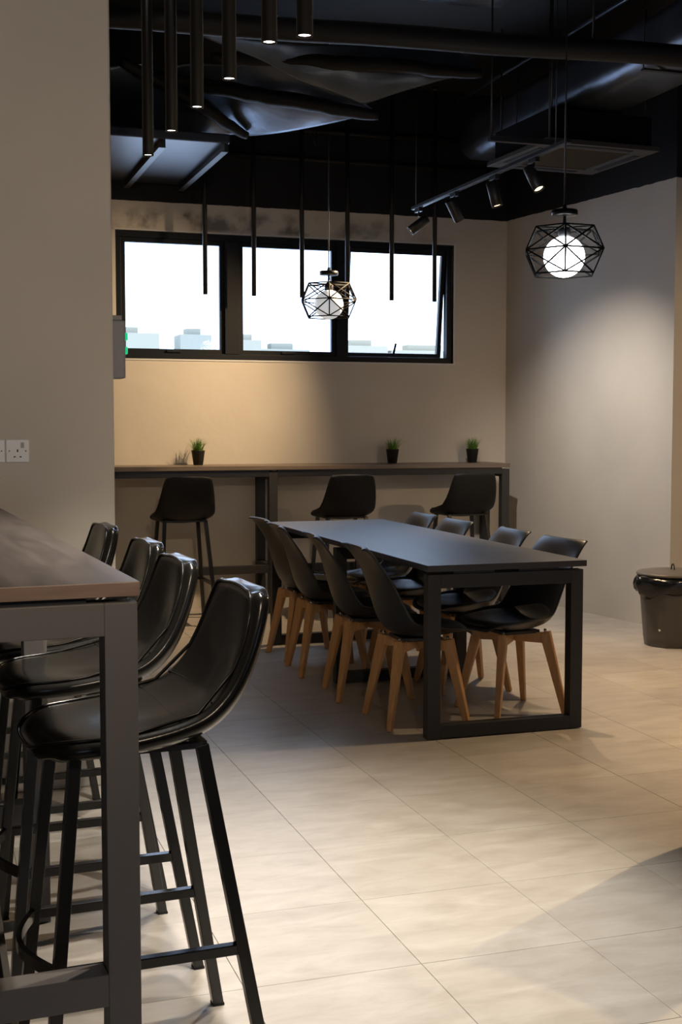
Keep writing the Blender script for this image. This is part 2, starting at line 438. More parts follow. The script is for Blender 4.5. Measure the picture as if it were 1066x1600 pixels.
for i, (h0, h1, z0, z1) in enumerate(side_holes):
    root = bpy.data.objects.new('window_%d' % (i + 4), None); COL.objects.link(root); root['kind'] = 'structure'
    bm = bmesh.new()
    for a in ((h0, h1, z0, z0 + .05), (h0, h1, z1 - .05, z1), (h0, h0 + .05, z0 + .05, z1 - .05), (h1 - .05, h1, z0 + .05, z1 - .05)):
        box(bm, XL - .11, XL - .04, *a, .003)
    obj('window_frame', bm, M_ALU, root)
    bm = bmesh.new(); box(bm, XL - .08, XL - .074, h0 + .05, h1 - .05, z0 + .05, z1 - .05); obj('pane', bm, GLASS, root)

# ------------------------------------------------------------------ dining table
def slab_obj(name, x0, x1, y0, y1, z0, z1, m_top, m_edge, parent, bev=.002):
    bm = bmesh.new(); box(bm, x0, x1, y0, y1, z0, z1, bev)
    bm.normal_update()
    for f in bm.faces: f.material_index = 0 if abs(f.normal.z) > .7 else 1
    return obj(name, bm, [m_top, m_edge], parent)

def loop_frame(x0, x1, y, wdt, dep, z0, z1):
    """closed rectangular portal of square tube in the XZ plane"""
    bm = bmesh.new()
    box(bm, x0, x0 + wdt, y - dep / 2, y + dep / 2, z0, z1, .002); box(bm, x1 - wdt, x1, y - dep / 2, y + dep / 2, z0, z1, .002)
    box(bm, x0 + wdt, x1 - wdt, y - dep / 2, y + dep / 2, z1 - wdt, z1, .002)
    return bm

DT = dict(x0=2.12, x1=2.905, y0=5.19, y1=7.90, h=0.785)
dt = thing('dining_table', 'long charcoal dining table on black box frames with eight chairs', 'table', ((DT['x0'] + DT['x1']) / 2, (DT['y0'] + DT['y1']) / 2, 0))
hw, hl = (DT['x1'] - DT['x0']) / 2, (DT['y1'] - DT['y0']) / 2
slab_obj('tabletop', -hw, hw, -hl, hl, .757, .785, M_TOP, mat('charcoal_edge', (.035, .034, .035), .5), dt)
for fy in (-hl + .045, 0, hl - .045):
    bm = loop_frame(-hw + .008, hw - .008, fy, .062, .055, .004, .742)
    box(bm, -hw + .07, hw - .07, fy - .0275, fy + .0275, .006, .064, .002)
    fo = obj('leg_frame', bm, M_FRAME, dt)
    for s in (-1, 1):
        bm = bmesh.new(); box(bm, s * (hw - .05) - .018, s * (hw - .05) + .018, fy - .02, fy + .02, 0, .006); obj('foot_pad', bm, M_SLOT, fo)
        bm = bmesh.new(); box(bm, s * .16 - .1, s * .16 + .1, fy - .02, fy + .02, .742, .757); obj('spacer', bm, M_BLACK, fo)
for s in (-1, 1):
    bm = bmesh.new(); box(bm, s * .16 - .02, s * .16 + .02, -hl + .07, hl - .07, .70, .74, .002); obj('rail', bm, M_FRAME, dt)

# ------------------------------------------------------------------ dining chairs
def interp(P, t):
    """Catmull-Rom through tuples P at t in 0..1"""
    n = len(P) - 1; x = min(max(t, 0), 1) * n; i = min(int(x), n - 1); f = x - i
    p0, p1, p2, p3 = P[max(i - 1, 0)], P[i], P[i + 1], P[min(i + 2, n)]
    return tuple(0.5 * (2 * b + (c - a) * f + (2 * a - 5 * b + 4 * c - d) * f * f + (3 * b - a - 3 * c + d) * f ** 3) for a, b, c, d in zip(p0, p1, p2, p3))

# centre profile (x forward, z), half width, forward curl at the sides, upward curl at the sides
DCH = [(-.292, .836, .168, -.030, -.002), (-.280, .842, .188, -.032, -.002), (-.262, .822, .200, -.020, -.003), (-.244, .760, .208, .010, 0), (-.224, .680, .216, .045, 0), (-.200, .590, .226, .066, .004),
       (-.172, .500, .236, .080, .018), (-.125, .436, .240, .066, .060), (-.030, .412, .240, .018, .080), (.075, .416, .236, 0, .060),
       (.165, .432, .222, -.004, .034), (.222, .438, .195, -.014, .012), (.246, .424, .150, -.02, 0)]
def dchair_shell(u, v):
    x, z, hw_, cf, cu = interp(DCH, v)
    s = u * 2 - 1; s2 = abs(s) ** (2.2 if v > .25 else 3.0)
    return (x + cf * s2, s * hw_, z + cu * s2)
def make_dining_chair():
    t = thing('dining_chair', 'black moulded dining chair', 'chair')
    bm = bmesh.new(); grid(bm, dchair_shell, 16, 30)
    solid(obj('shell', bm, M_SHELL, t), .011, 0.0, 1)
    # seat pad: lens of leatherette lying in the shell
    def pad_top(u, v):
        s, q = u * 2 - 1, v * 2 - 1
        r = max(abs(s), abs(q)); sc = r / math.hypot(s, q) if r > 1e-6 else 1
        s, q = s * (0.35 + .65 * sc), q * (0.35 + .65 * sc)
        vv = 0.715 + q * 0.235
        x, z, hw_, cf, cu = interp(DCH, vv); s2 = abs(s * .9) ** 2.2
        rr = min(1, math.hypot(s, q))
        return (x + cf * s2, s * .9 * hw_, z + cu * s2 + .007 + .030 * math.sqrt(max(0, 1 - rr ** 3)))
    bm = bmesh.new(); grid(bm, pad_top, 14, 14)
    solid(obj('cushion', bm, M_CUSH, t), .008, -1.0, 1)
    for sx in (-1, 1):
        for sy in (-1, 1):
            bm = bmesh.new()
            top = Vector((sx * .118, sy * .118, .390)); ft = Vector((sx * .192, sy * .190, 0))
            knee = top + (ft - top) * 0.12
            d = Vector((sx, sy, 0)).normalized(); side = Vector((-d.y, d.x, 0))
            bar(bm, top + Vector((0, 0, .012)), ft, .042, .052, .026, .030, side, .006)
            bar(bm, (sx * .012, sy * .012, .374), (sx * .128, sy * .128, .374), .034, .044, .034, .052, side, .004)
            lg = obj('leg', bm, M_BEECH, t)
            bm = bmesh.new(); lathe(bm, [(.010, 0.0), (.010, .0025)], 10, (ft.x, ft.y)); obj('foot_glide', bm, M_SLOT, lg)
            bm = bmesh.new(); lathe(bm, [(.007, .396), (.007, .418)], 8, (top.x, top.y)); obj('bolt', bm, M_CHROME, lg)
    bm = bmesh.new(); box(bm, -.10, .10, -.10, .10, .394, .412, .004); obj('seat_mount', bm, M_BLACK, t)
    return t
dch = make_dining_chair()
GL, GR = 'dining chairs along the left side of the table', 'dining chairs along the right side of the table'
left_ch = [(2.225, 5.60, -.04, 'black dining chair nearest the camera on the left side of the dining table'),
           (2.21, 6.24, -.12, 'black dining chair second from the camera on the left side of the dining table'),
           (2.205, 6.92, -.08, 'black dining chair third from the camera on the left side of the dining table'),
           (2.24, 7.425, .02, 'black dining chair farthest from the camera on the left side of the dining table')]
right_ch = [(2.745, 5.64, math.pi + .10, 'black dining chair seen through the near table frame, right side of the dining table'),
            (2.755, 6.26, math.pi - .03, 'black dining chair second from the camera on the right side of the dining table'),
            (2.735, 6.95, math.pi + .04, 'black dining chair third from the camera on the right side of the dining table'),
            (2.75, 7.53, math.pi, 'black dining chair farthest from the camera on the right side of the dining table')]
side_ch = [(2.87, 3.60, R(25), 'black dining chair standing just beyond the right edge, its shadow on the floor')]
for i, (x, y, rz, lb) in enumerate(left_ch + right_ch + side_ch):
    place(dch, i == 0, (x, y, 0), rz, lb, GL if i < 4 else GR)

# ------------------------------------------------------------------ bar table in the left foreground
bt = thing('bar_table', 'dark walnut high bar table with grey steel legs in left foreground', 'table', (.396, 2.415, 0), R(2.9))
BW, BL = .70, 2.50
slab_obj('tabletop', -BW, 0, 0, BL, 1.077, 1.105, M_BARTOP, M_EDGE, bt)
for fy in (.03, 1.225, BL - .05):
    bm = loop_frame(-BW + .005, -.005, fy, .063, .06, .004, 1.066)
    box(bm, -BW + .068, -.068, fy - .03, fy + .03, .284, .348, .002)
    fo = obj('leg_frame', bm, M_BARFRAME, bt)
    for x in (-BW + .036, -.036):
        bm = bmesh.new(); box(bm, x - .018, x + .018, fy - .02, fy + .02, 0, .006); obj('foot_pad', bm, M_SLOT, fo)
    for x in (-.5, -.16):
        bm = bmesh.new(); box(bm, x - .1, x + .06, fy - .02, fy + .02, 1.066, 1.077); obj('spacer', bm, M_BLACK, fo)
for x in (-.5, -.2):
    bm = bmesh.new(); box(bm, x - .02, x + .02, .06, BL - .07, 1.025, 1.064, .002); obj('rail', bm, M_BARFRAME, bt)

# ------------------------------------------------------------------ bar stools
BST = [(-.238, 1.050, .148, .010, -.006), (-.237, 1.040, .164, .010, -.004), (-.230, .990, .180, .016, 0), (-.216, .920, .194, .030, 0), (-.192, .850, .206, .045, .003),
       (-.150, .790, .217, .052, .018), (-.080, .752, .222, .030, .036), (.010, .738, .224, .006, .034), (.100, .738, .220, 0, .020),
       (.180, .742, .206, -.006, .008), (.228, .738, .178, -.018, 0), (.248, .722, .125, -.02, 0)]
def bstool_surf(u, v):
    x, z, hw_, cf, cu = interp(BST, v)
    s = u * 2 - 1; s2 = abs(s) ** 2.0
    return Vector((x + cf * s2, s * hw_, z + cu * s2))
def bnormal(u, v):
    e = .01
    a = bstool_surf(min(u + e, 1), v) - bstool_surf(max(u - e, 0), v); b = bstool_surf(u, min(v + e, 1)) - bstool_surf(u, max(v - e, 0))
    n = b.cross(a)
    if n.length < 1e-9: return Vector((0, 0, 1))
    n.normalize()
    return n if (n.z + n.x) > 0 else -n
def make_bar_stool(leather, label):
    t = thing('bar_stool', label, 'stool')
    bm = bmesh.new()
    # cushioned shell: upper skin domed above a shared rim, lower skin beneath
    NU, NV = 16, 34
    def dome(u, v):
        return (1 - abs(2 * u - 1) ** 4) * (1 - abs(2 * v - 1) ** 8)
    up = [[bm.verts.new(bstool_surf(i / NU, j / NV) + bnormal(i / NU, j / NV) * (.014 * dome(i / NU, j / NV) + .016)) for j in range(NV + 1)] for i in range(NU + 1)]
    dn = [[bm.verts.new(bstool_surf(i / NU, j / NV) - bnormal(i / NU, j / NV) * (.010 * dome(i / NU, j / NV) + .016)) for j in range(NV + 1)] for i in range(NU + 1)]
    for i in range(NU):
        for j in range(NV):
            bm.faces.new((up[i][j], up[i + 1][j], up[i + 1][j + 1], up[i][j + 1])).smooth = True
            bm.faces.new((dn[i][j], dn[i][j + 1], dn[i + 1][j + 1], dn[i + 1][j])).smooth = True
    rim = [(i, 0) for i in range(NU)] + [(NU, j) for j in range(NV)] + [(i, NV) for i in range(NU, 0, -1)] + [(0, j) for j in range(NV, 0, -1)]
    for a, b in zip(rim, rim[1:] + rim[:1]):
        bm.faces.new((up[a[0]][a[1]], up[b[0]][b[1]], dn[b[0]][b[1]], dn[a[0]][a[1]])).smooth = True
    o = obj('seat_shell', bm, leather, t)
    q = o.modifiers.new('relax', 'SMOOTH'); q.factor = .5; q.iterations = 3
    s = o.modifiers.new('smooth', 'SUBSURF'); s.levels = 1; s.render_levels = 1
    # welted edge on the upper skin and two stitched seams
    def on_top(u, v, h=.016): return bstool_surf(u, v) + bnormal(u, v) * (.014 * dome(u, v) + h)
    bm = bmesh.new()
    path = []
    for k in range(96):
        a_ = 2 * math.pi * k / 96; c_, s_ = math.cos(a_), math.sin(a_)
        path.append(on_top(.5 + .455 * math.copysign(abs(c_) ** .5, c_), .5 + .462 * math.copysign(abs(s_) ** .35, s_), .0155))
    sweep(bm, path, .0045, 6, closed=True); obj('piping', bm, leather, o)
    for v0, v1 in ((.435, .435), (.565, .565)):
        bm = bmesh.new(); sweep(bm, [on_top(.05 + .9 * k / 20, v0 + (v1 - v0) * (math.sin(math.pi * k / 20)), .0155) for k in range(21)], .0022, 5); obj('seam', bm, M_SEAM, o)
    L = {}
    for sx, sy in ((1, 1), (1, -1), (-1, 1), (-1, -1)):
        top = Vector((.170 if sx > 0 else -.095, .145 * sy, .732)); ft = Vector((.242 if sx > 0 else -.222, .200 * sy, 0))
        L[sx, sy] = (top, ft)
        bm = bmesh.new(); bar(bm, top, ft + Vector((0, 0, .004)), .026, .026, side=(0, 1, 0), bev=.002); lg = obj('leg', bm, M_LEG, t)
        bm = bmesh.new(); box(bm, ft.x - .014, ft.x + .014, ft.y - .014, ft.y + .014, 0, .006); obj('foot_cap', bm, M_SLOT, lg)
    at = lambda k, z: L[k][0].lerp(L[k][1], (.732 - z) / .732)
    for sy in (1, -1):
        bm = bmesh.new(); bar(bm, at((1, sy), .295), at((-1, sy), .295), .022, .022, side=(0, 1, 0), bev=.002); obj('stretcher', bm, M_LEG, t)
    bm = bmesh.new(); a, b = at((1, 1), .295), at((1, -1), .295)
    pts = [a.lerp(b, k / 16) + Vector((.055 * math.sin(math.pi * k / 16), 0, 0)) for k in range(17)]
    for p, q in zip(pts, pts[1:]): bar(bm, p, q + (q - p) * .15, .012, .024, side=(1, 0, 0), bev=0)
    obj('footrest', bm, M_LEG, t)
    bm = bmesh.new()
    for sx in (1, -1): bar(bm, L[sx, 1][0], L[sx, -1][0], .024, .012, side=(1, 0, 0), bev=0)
    for sy in (1, -1): bar(bm, L[1, sy][0], L[-1, sy][0], .024, .012, side=(0, 1, 0), bev=0)
    obj('seat_frame', bm, M_BLACK, t)
    return t
bs = make_bar_stool(M_LEATHER, '')
BG = 'bar stools along the foreground bar table'
near_st = [(.452, 2.75, math.pi + R(3), 'black leather bar stool nearest the camera at the foreground bar table'),
           (.430, 3.37, math.pi + R(3), 'black leather bar stool second from the camera at the foreground bar table'),
           (.436, 3.89, math.pi + R(3), 'black leather bar stool third from the camera at the foreground bar table'),
           (.40, 4.56, math.pi + R(3), 'black leather bar stool farthest from the camera at the foreground bar table, by the wall'),
           (-.138, 2.76, R(-38), 'bar stool across the foreground bar table, only its slanting leg showing at the left edge')]
for i, (x, y, rz, lb) in enumerate(near_st): place(bs, i == 0, (x, y, 0), rz, lb, BG)
bs2 = make_bar_stool(M_FABRIC, '')
CG = 'bar stools along the back wall counter'
for i, (x, lb) in enumerate(((1.765, 'black bar stool at the back counter in front of the leftmost potted grass'),
                             (2.96, 'middle black bar stool of the three at the back counter'),
                             (3.915, 'black bar stool at the right end of the back counter'))):
    place(bs2, i == 0, (x, 8.90, 0), math.pi / 2 + (.0, -.03, -.02)[i], lb, CG)

# ------------------------------------------------------------------ counter along the back wall
ct = thing('bar_counter', 'long narrow brown wood bar counter along the back wall under window', 'table', (0, 9.36, 0))
slab_obj('tabletop', -.45, 4.43, -.21, .235, 1.072, 1.104, M_CTOP, M_CTOP, ct)
for x in (-.3, 2.47, 4.365):
    bm = bmesh.new()
    box(bm, x, x + .065, -.20, -.14, .006, 1.06, .002); box(bm, x, x + .065, .16, .22, .006, 1.06, .002)
    box(bm, x, x + .065, -.14, .16, 1.0, 1.06, .002); box(bm, x, x + .065, -.14, .16, .305, .365, .002)
    fo = obj('leg_frame', bm, M_FRAME, ct)
    for y in (-.17, .19):
        bm = bmesh.new(); box(bm, x + .015, x + .05, y - .018, y + .018, 0, .008); obj('foot_pad', bm, M_SLOT, fo)
for x0, x1 in ((-.235, 2.47), (2.535, 4.365)):
    bm = bmesh.new(); box(bm, x0, x1, -.20, -.15, 1.022, 1.072, .002); obj('apron', bm, M_BLACK, ct)
    bm = bmesh.new(); box(bm, x0, x1, -.195, -.145, .305, .365, .002); obj('foot_rail', bm, M_FRAME, ct)

# ------------------------------------------------------------------ potted grass
def make_plant():
    t = thing('potted_grass', '', 'plant')
    bm = bmesh.new(); lathe(bm, [(.030, 0), (.033, .002), (.047, .098), (.049, .102), (.046, .102), (.043, .090), (0.0001, .088)], 28); obj('pot', bm, M_POT, t)
    bm = bmesh.new(); lathe(bm, [(.0431, .0885), (.0001, .094)], 20); obj('soil', bm, M_SOIL, t)
    rnd = random.Random(3)
    bm = bmesh.new()
    for k in range(150):
        a = rnd.uniform(0, 2 * math.pi); r0 = .036 * math.sqrt(rnd.random()); x, y = r0 * math.cos(a), r0 * math.sin(a)
        lean = rnd.uniform(.15, 1.0) * (.35 + r0 / .036); hgt = rnd.uniform(.07, .118); a2 = a + rnd.uniform(-.6, .6); wd = rnd.uniform(.0028, .0048)
        pv = None
        for q in range(5):
            f = q / 4
            c = Vector((x + math.cos(a2) * lean * .075 * f ** 1.8, y + math.sin(a2) * lean * .075 * f ** 1.8, .088 + hgt * (f - .12 * lean * f * f)))
            sd = Vector((-math.sin(a2), math.cos(a2), 0)) * wd * (1 - f ** 1.5) * .5
            v0, v1 = bm.verts.new(c - sd - Vector((0, 0, .0))), bm.verts.new(c + sd + Vector((1e-5, 0, 0)))
            if pv: bm.faces.new((pv[0], pv[1], v1, v0)).smooth = True
            pv = (v0, v1)
    g = obj('grass_blades', bm, M_GRASS, t); g['kind'] = 'stuff'
    return t
pl = make_plant()
for i, (x, y, z, lb) in enumerate(((2.003, 9.475, 1.104, 'potted green grass at the left of the back counter, its shadow on the wall'),
                                   (3.560, 9.47, 1.104, 'dark potted grass in the middle of the back counter, below the open sash'),
                                   (4.247, 9.47, 1.104, 'dark potted grass at the right end of the back counter'),
                                   (.16, 4.30, 1.105, 'potted grass on the foreground bar table, leaf tips at the left edge'))):
    o = place(pl, i == 0, (x, y, z), i * 1.3, lb, 'small potted grasses')
    o.scale = (1.08, 1.08, 1.08) if i != 3 else (1.55, 1.55, .75)

# ------------------------------------------------------------------ rubbish bin
BX, BY = 4.57, 7.06
bn = thing('rubbish_bin', 'grey brown round rubbish bin with lid and black liner, by right wall', 'bin', (BX, BY, 0))
bm = bmesh.new()
prof = [(.165, 0), (.172, .004), (.180, .06), (.208, .38), (.212, .40), (.212, .415)]
n = 64; rings = []
for r, z in prof:
    rings.append([bm.verts.new(((r + (.0035 if (k % 8 == 0) else 0)) * math.cos(2 * math.pi * k / n), (r + (.0035 if (k % 8 == 0) else 0)) * math.sin(2 * math.pi * k / n), z)) for k in range(n)])
for a, b in zip(rings, rings[1:]):
    for k in range(n): bm.faces.new((a[k], a[(k + 1) % n], b[(k + 1) % n], b[k])).smooth = True
bm.faces.new(list(reversed(rings[0]))); bm.faces.new(rings[-1])
obj('bin_body', bm, M_BIN, bn)
rnd = random.Random(11)
bm = bmesh.new()  # liner folded over the rim, crumpled hem with one flared corner
n = 72; rings = []
for q, (r, z) in enumerate(((.205, .447), (.222, .444), (.236, .424), (.238, .390), (.230, .352), (.222, .335))):
    row = []
    for k in range(n):
        a = 2 * math.pi * k / n
        fl = math.exp(-((((a - R(190)) + math.pi) % (2 * math.pi) - math.pi) / .16) ** 2) * (0, .02, .055, .06, .035, .01)[q]
        wob = (.006 * math.sin(a * 9 + q) + .005 * math.sin(a * 17 + 2 * q) + rnd.uniform(-.003, .003)) * min(q, 3) / 3
        hem = (.020 * math.sin(a * 3 + 1) + .014 * math.sin(a * 7)) * max(0, q - 2) / 3
        row.append(bm.verts.new(((r + fl + wob) * math.cos(a), (r + fl + wob) * math.sin(a), z + hem + (fl * .5))))
    rings.append(row)
for a, b in zip(rings, rings[1:]):
    for k in range(n): bm.faces.new((a[k], a[(k + 1) % n], b[(k + 1) % n], b[k])).smooth = True
solid(obj('bin_liner', bm, M_BAG, bn), .003)
bm = bmesh.new(); lathe(bm, [(.0001, .482), (.10, .481), (.18, .477), (.220, .470), (.229, .464), (.229, .453), (.220, .450), (.0001, .450)], 56); ld = obj('lid', bm, M_LID, bn)
bm = bmesh.new(); sweep(bm, [(.0, -.018 * math.cos(math.pi * k / 12), .478 + .040 * math.sin(math.pi * k / 12)) for k in range(13)], .004, 8); obj('lid_handle', bm, M_SLOT, ld)
bm = bmesh.new(); box(bm, -.012, .012, -.0008, .0008, -.008, .008); st = obj('scuff_sticker', bm, M_WHITE, bn)
a = R(213); st.location = (.1845 * math.cos(a), .1845 * math.sin(a), .115); st.rotation_euler = (R(4), .4, a - math.pi / 2); st.scale = (.5, 1, 1)

# ------------------------------------------------------------------ pendant lamps
def make_pendant(lit):
    t = thing('pendant_lamp', '', 'lamp')
    zs, rs = (.112, 0, -.112), (.158, .212, .158)
    V = [[Vector((rs[q] * math.cos(math.pi / 3 * k), rs[q] * math.sin(math.pi / 3 * k), zs[q])) for k in range(6)] for q in range(3)]
    bm = bmesh.new()
    def rod(a, b): sweep(bm, [a, b], .0044, 6)
    for q in range(3):
        for k in range(6): rod(V[q][k], V[q][(k + 1) % 6])
    for q in range(2):
        for k in range(6):
            rod(V[q][k], V[q + 1][k]); rod(V[q][k], V[q + 1][(k + 1) % 6]); rod(V[q][(k + 1) % 6], V[q + 1][k])
    for k in range(3): rod(V[0][k], V[0][k + 3])
    obj('wire_cage', bm, mat('matt_black_wire', (.004, .004, .004), .8, spec=.2), t)
    bm = bmesh.new(); lathe(bm, [(.0001, .172), (.060, .172), (.064, .176), (.064, .196), (.060, .200), (.012, .202), (.008, .225), (.0001, .226)], 32); obj('canopy_disc', bm, mat('satin_black_disc', (.004, .004, .004), .35, spec=.3), t)
    bm = bmesh.new(); lathe(bm, [(.0001, .175), (.007, .175), (.009, .125), (.009, .118), (.026, .112), (.030, .104), (.030, .062), (.0001, .062)], 24); obj('lamp_holder', bm, M_BLACK, t)
    bm = bmesh.new(); bmesh.ops.create_uvsphere(bm, u_segments=40, v_segments=24, radius=.100, matrix=Matrix.Translation((0, 0, -.026)))
    for f in bm.faces: f.smooth = True
    obj('globe', bm, M_GLOBE if lit else M_GLOBE2, t)
    bm = bmesh.new(); sweep(bm, [(0, 0, .222), (0, 0, ZC - 2.25)], .0042, 8); obj('cable', bm, M_BLACK, t)
    bm = bmesh.new(); lathe(bm, [(.045, ZC - 2.25 - .03), (.05, ZC - 2.25 - .002)], 20); obj('ceiling_rose', bm, M_BLACK, t)
    return t
for lit, x, y, lb in ((True, 3.027, 5.672, 'brightly lit globe pendant in black wire cage, hanging in front of the right wall'),
                      (False, 2.689, 8.395, 'globe pendant in black wire cage hanging in front of the window')):
    p = make_pendant(lit); p.location = (x, y, 2.25); p.rotation_euler = (0, 0, math.atan2(-y, -x) + (.03 if lit else .02)); p['label'] = lb; p['group'] = 'wire cage pendant lamps'

# ------------------------------------------------------------------ tube lamps
def make_tube(lit, zb, ztop):
    t = thing('tube_lamp', '', 'lamp')
    bm = bmesh.new()
    lathe(bm, [(.0135, zb + .012), (.0150, zb), (.0175, zb), (.0175, ztop)], 20); obj('tube_body', bm, M_TUBE, t)
    bm = bmesh.new(); lathe(bm, [(.0145, zb + .004), (.0001, zb + .0035)], 16); obj('lens', bm, M_LENS if lit else M_DIMLENS, t)
    bm = bmesh.new(); lathe(bm, [(.03, ztop - .03), (.03, ztop)], 16); obj('ceiling_mount', bm, M_BLACK, t)
    return t
NT = [(.711, 4.088, 2.25, 'farthest'), (.718, 3.734, 2.25, 'second farthest'), (.731, 3.438, 2.25, 'third farthest'), (.748, 3.137, 2.25, 'third nearest'), (.763, 2.816, 2.25, 'second nearest'), (.795, 2.648, 2.22, 'nearest')]
RAILZ = 3.55
for i, (x, y, z, which) in enumerate(NT):
    t = make_tube(True, 0.0, RAILZ - z); t.location = (x, y, z)
    tag(t, 'lit black tube lamp, %s of the slanting row at upper left' % which, 'lamp', 'lit tube lamps over the foreground')
    spot('tube_spot', t, (x, y, z - .006), (x + .02, y, 0), TUBE_W, NEUTRAL, 78, .55, .013)
bm = bmesh.new(); box(bm, .0, .06, -2.2, .35, RAILZ, RAILZ + .04, .002)
rl = obj('tube_lamp_rail', bm, M_BLACK); tag(rl, 'black ceiling rail carrying the lit tube lamps', 'rail'); rl.location = (.68, 4.1, 0); rl.rotation_euler = (0, 0, R(3.2))
bm = bmesh.new()
for y in (-1.9, .2): sweep(bm, [(.03, y, RAILZ + .03), (.03, y, ZC)], .005, 8)
obj('hanger_rod', bm, M_BLACK, rl)
for i, (x, which) in enumerate(((2.05, 'leftmost'), (2.422, 'second from left'), (2.797, 'third from left'), (3.161, 'third from right'), (3.523, 'second from right'), (3.882, 'rightmost'))):
    t = make_tube(False, 0.0, ZC - 2.4); t.location = (x, 9.40, 2.37)
    t['label'] = 'dark tube lamp hanging in front of the window, %s of six' % which; t['group'] = 'dark tube lamps before the window'

# ------------------------------------------------------------------ track and spotlights
tr = thing('lighting_track', 'black ceiling lighting track running towards the back wall', 'track', (3.32, 8.43, 2.9))
bm = bmesh.new(); box(bm, -.017, .017, -2.25, 0, 0, .02, .001); obj('track_profile', bm, M_BLACK, tr)
bm = bmesh.new(); box(bm, -.011, -.004, -2.24, -.01, -.004, .0); box(bm, .004, .011, -2.24, -.01, -.004, .0); obj('track_lip', bm, mat('track_lip_metal', (.12, .13, .15), .35, metal=.6), tr)
for y in (-.05, -2.1):
    bm = bmesh.new(); sweep(bm, [(0, y, .02), (0, y, ZC - 2.9)], .003, 6); obj('hanger_wire', bm, M_BLACK, tr)
def spotlight(x, y, zt, aim, lit, label, watts, color, angle):
    t = thing('track_spotlight', label, 'spotlight', (x, y, zt), 0, 'spotlights on ceiling tracks')
    bm = bmesh.new(); box(bm, -.014, .014, -.045, .045, -.03, -.004, .002); sweep(bm, [(0, 0, -.03), (0, 0, -.062)], .007, 8); obj('track_adapter', bm, M_BLACK, t)
    d = (Vector(aim) - Vector((x, y, zt - .1))).normalized(); q = d.to_track_quat('-Z', 'Y').to_matrix().to_4x4()
    bm = bmesh.new(); lathe(bm, [(.0001, .075), (.030, .075), (.033, .070), (.033, -.075), (.028, -.075), (.026, -.062), (.0001, -.060)], 28)
    hd = obj('lamp_head', bm, M_BLACK, t); hd.matrix_local = Matrix.Translation((0, 0, -.115)) @ q
    bm = bmesh.new(); lathe(bm, [(.0268, -.066), (.0001, -.0655)], 24); obj('lens', bm, M_LENSW if lit else M_DIMLENS, hd)
    if watts:
        p = Vector((x, y, zt - .115)) + d * .085
        spot('track_spot', t, p, aim, watts, color, angle, 1.0, .025)
    return t
spotlight(3.32, 8.33, 2.9, (.1, 9.2, .3), True, 'black track spotlight at the far end, tilted to the left wall plant', 340, WARM, 106)
spotlight(3.32, 7.71, 2.9, (4.75, 8.2, .7), False, 'black track spotlight second from the far end, lamp face hidden', 150, (1.0, .90, .80), 88)
spotlight(3.32, 7.11, 2.9, (3.9, 6.6, 0), True, 'lit black track spotlight third from the far end', TRACK_W, WARM, 70)
spotlight(3.32, 6.59, 2.9, (4.1, 5.2, 0), True, 'lit black track spotlight nearest on the track, glowing warm', TRACK_W, WARM, 70)
# further tracks over the hall, outside the picture, partly added for fill light
def plain_track(loc, ln, rz, label):
    t = thing('lighting_track', label, 'track', loc, rz)
    bm = bmesh.new(); box(bm, -.017, .017, -ln, 0, 0, .02, .001); obj('track_profile', bm, M_BLACK, t)
    for y in (-.05, -ln + .05):
        bm = bmesh.new(); sweep(bm, [(0, y, .02), (0, y, ZC - 2.9)], .003, 6); obj('hanger_wire', bm, M_BLACK, t)
plain_track((5.2, 5.3, 2.9), 3.4, 0, 'black ceiling lighting track over the open floor beyond the right edge')
spotlight(5.2, 5.05, 2.9, (2.9, 3.7, 0), True, 'warm spotlight beyond the right edge, farther one on its track', 520, WARM, 70)
spotlight(5.2, 3.2, 2.9, (5.5, 7.5, .9), True, 'added warm spotlight beyond the right edge, nearer one on its track, brightening the wall', 260, WARM, 60)  # added lamp, gives warm light to the wall face past the right corner
plain_track((.6, .3, 2.9), 2.0, 0, 'added black ceiling track behind the camera for the fill spotlight')  # track added to carry the fill lamp
spotlight(.6, .0, 2.9, (-.3, 4.95, 1.5), True, 'added warm fill spotlight behind the camera aimed at the left wall', 200, (1.0, .80, .58), 75)  # unseen lamp added to brighten the left wall, bar table frame and stools

# ------------------------------------------------------------------ wall fittings
def socket(x, label):
    t = thing('wall_socket', label, 'socket', (x, CY, 1.305), 0, 'white wall sockets')
    bm = bmesh.new(); box(bm, -.0425, .0425, -.010, 0, -.0425, .0425, .004); obj('plate', bm, M_WHITE, t)
    bm = bmesh.new(); box(bm, .012, .024, -.0135, -.009, .012, .032, .001); obj('rocker_switch', bm, mat('socket_rocker', (.35, .35, .33), .4), t)
    bm = bmesh.new(); box(bm, -.0025, .0025, -.0106, -.0095, -.004, .006); obj('slot', bm, M_SLOT, t)
    for s in (-.011, .011):
        bm = bmesh.new(); box(bm, s - .0035, s + .0035, -.0106, -.0095, -.024, -.0195); obj('slot', bm, M_SLOT, t)
    for s in (-.030, .030):
        bm = bmesh.new(); lathe(bm, [(.003, 0), (.003, .001)], 10); c = obj('screw', bm, M_CHROME, t); c.location = (s, -.0105, 0); c.rotation_euler = (math.pi / 2, 0, 0)
    return t
socket(.3565, 'white three pin wall socket fully in view above the bar table')
socket(.2685, 'white wall socket cut by the left edge of the picture')

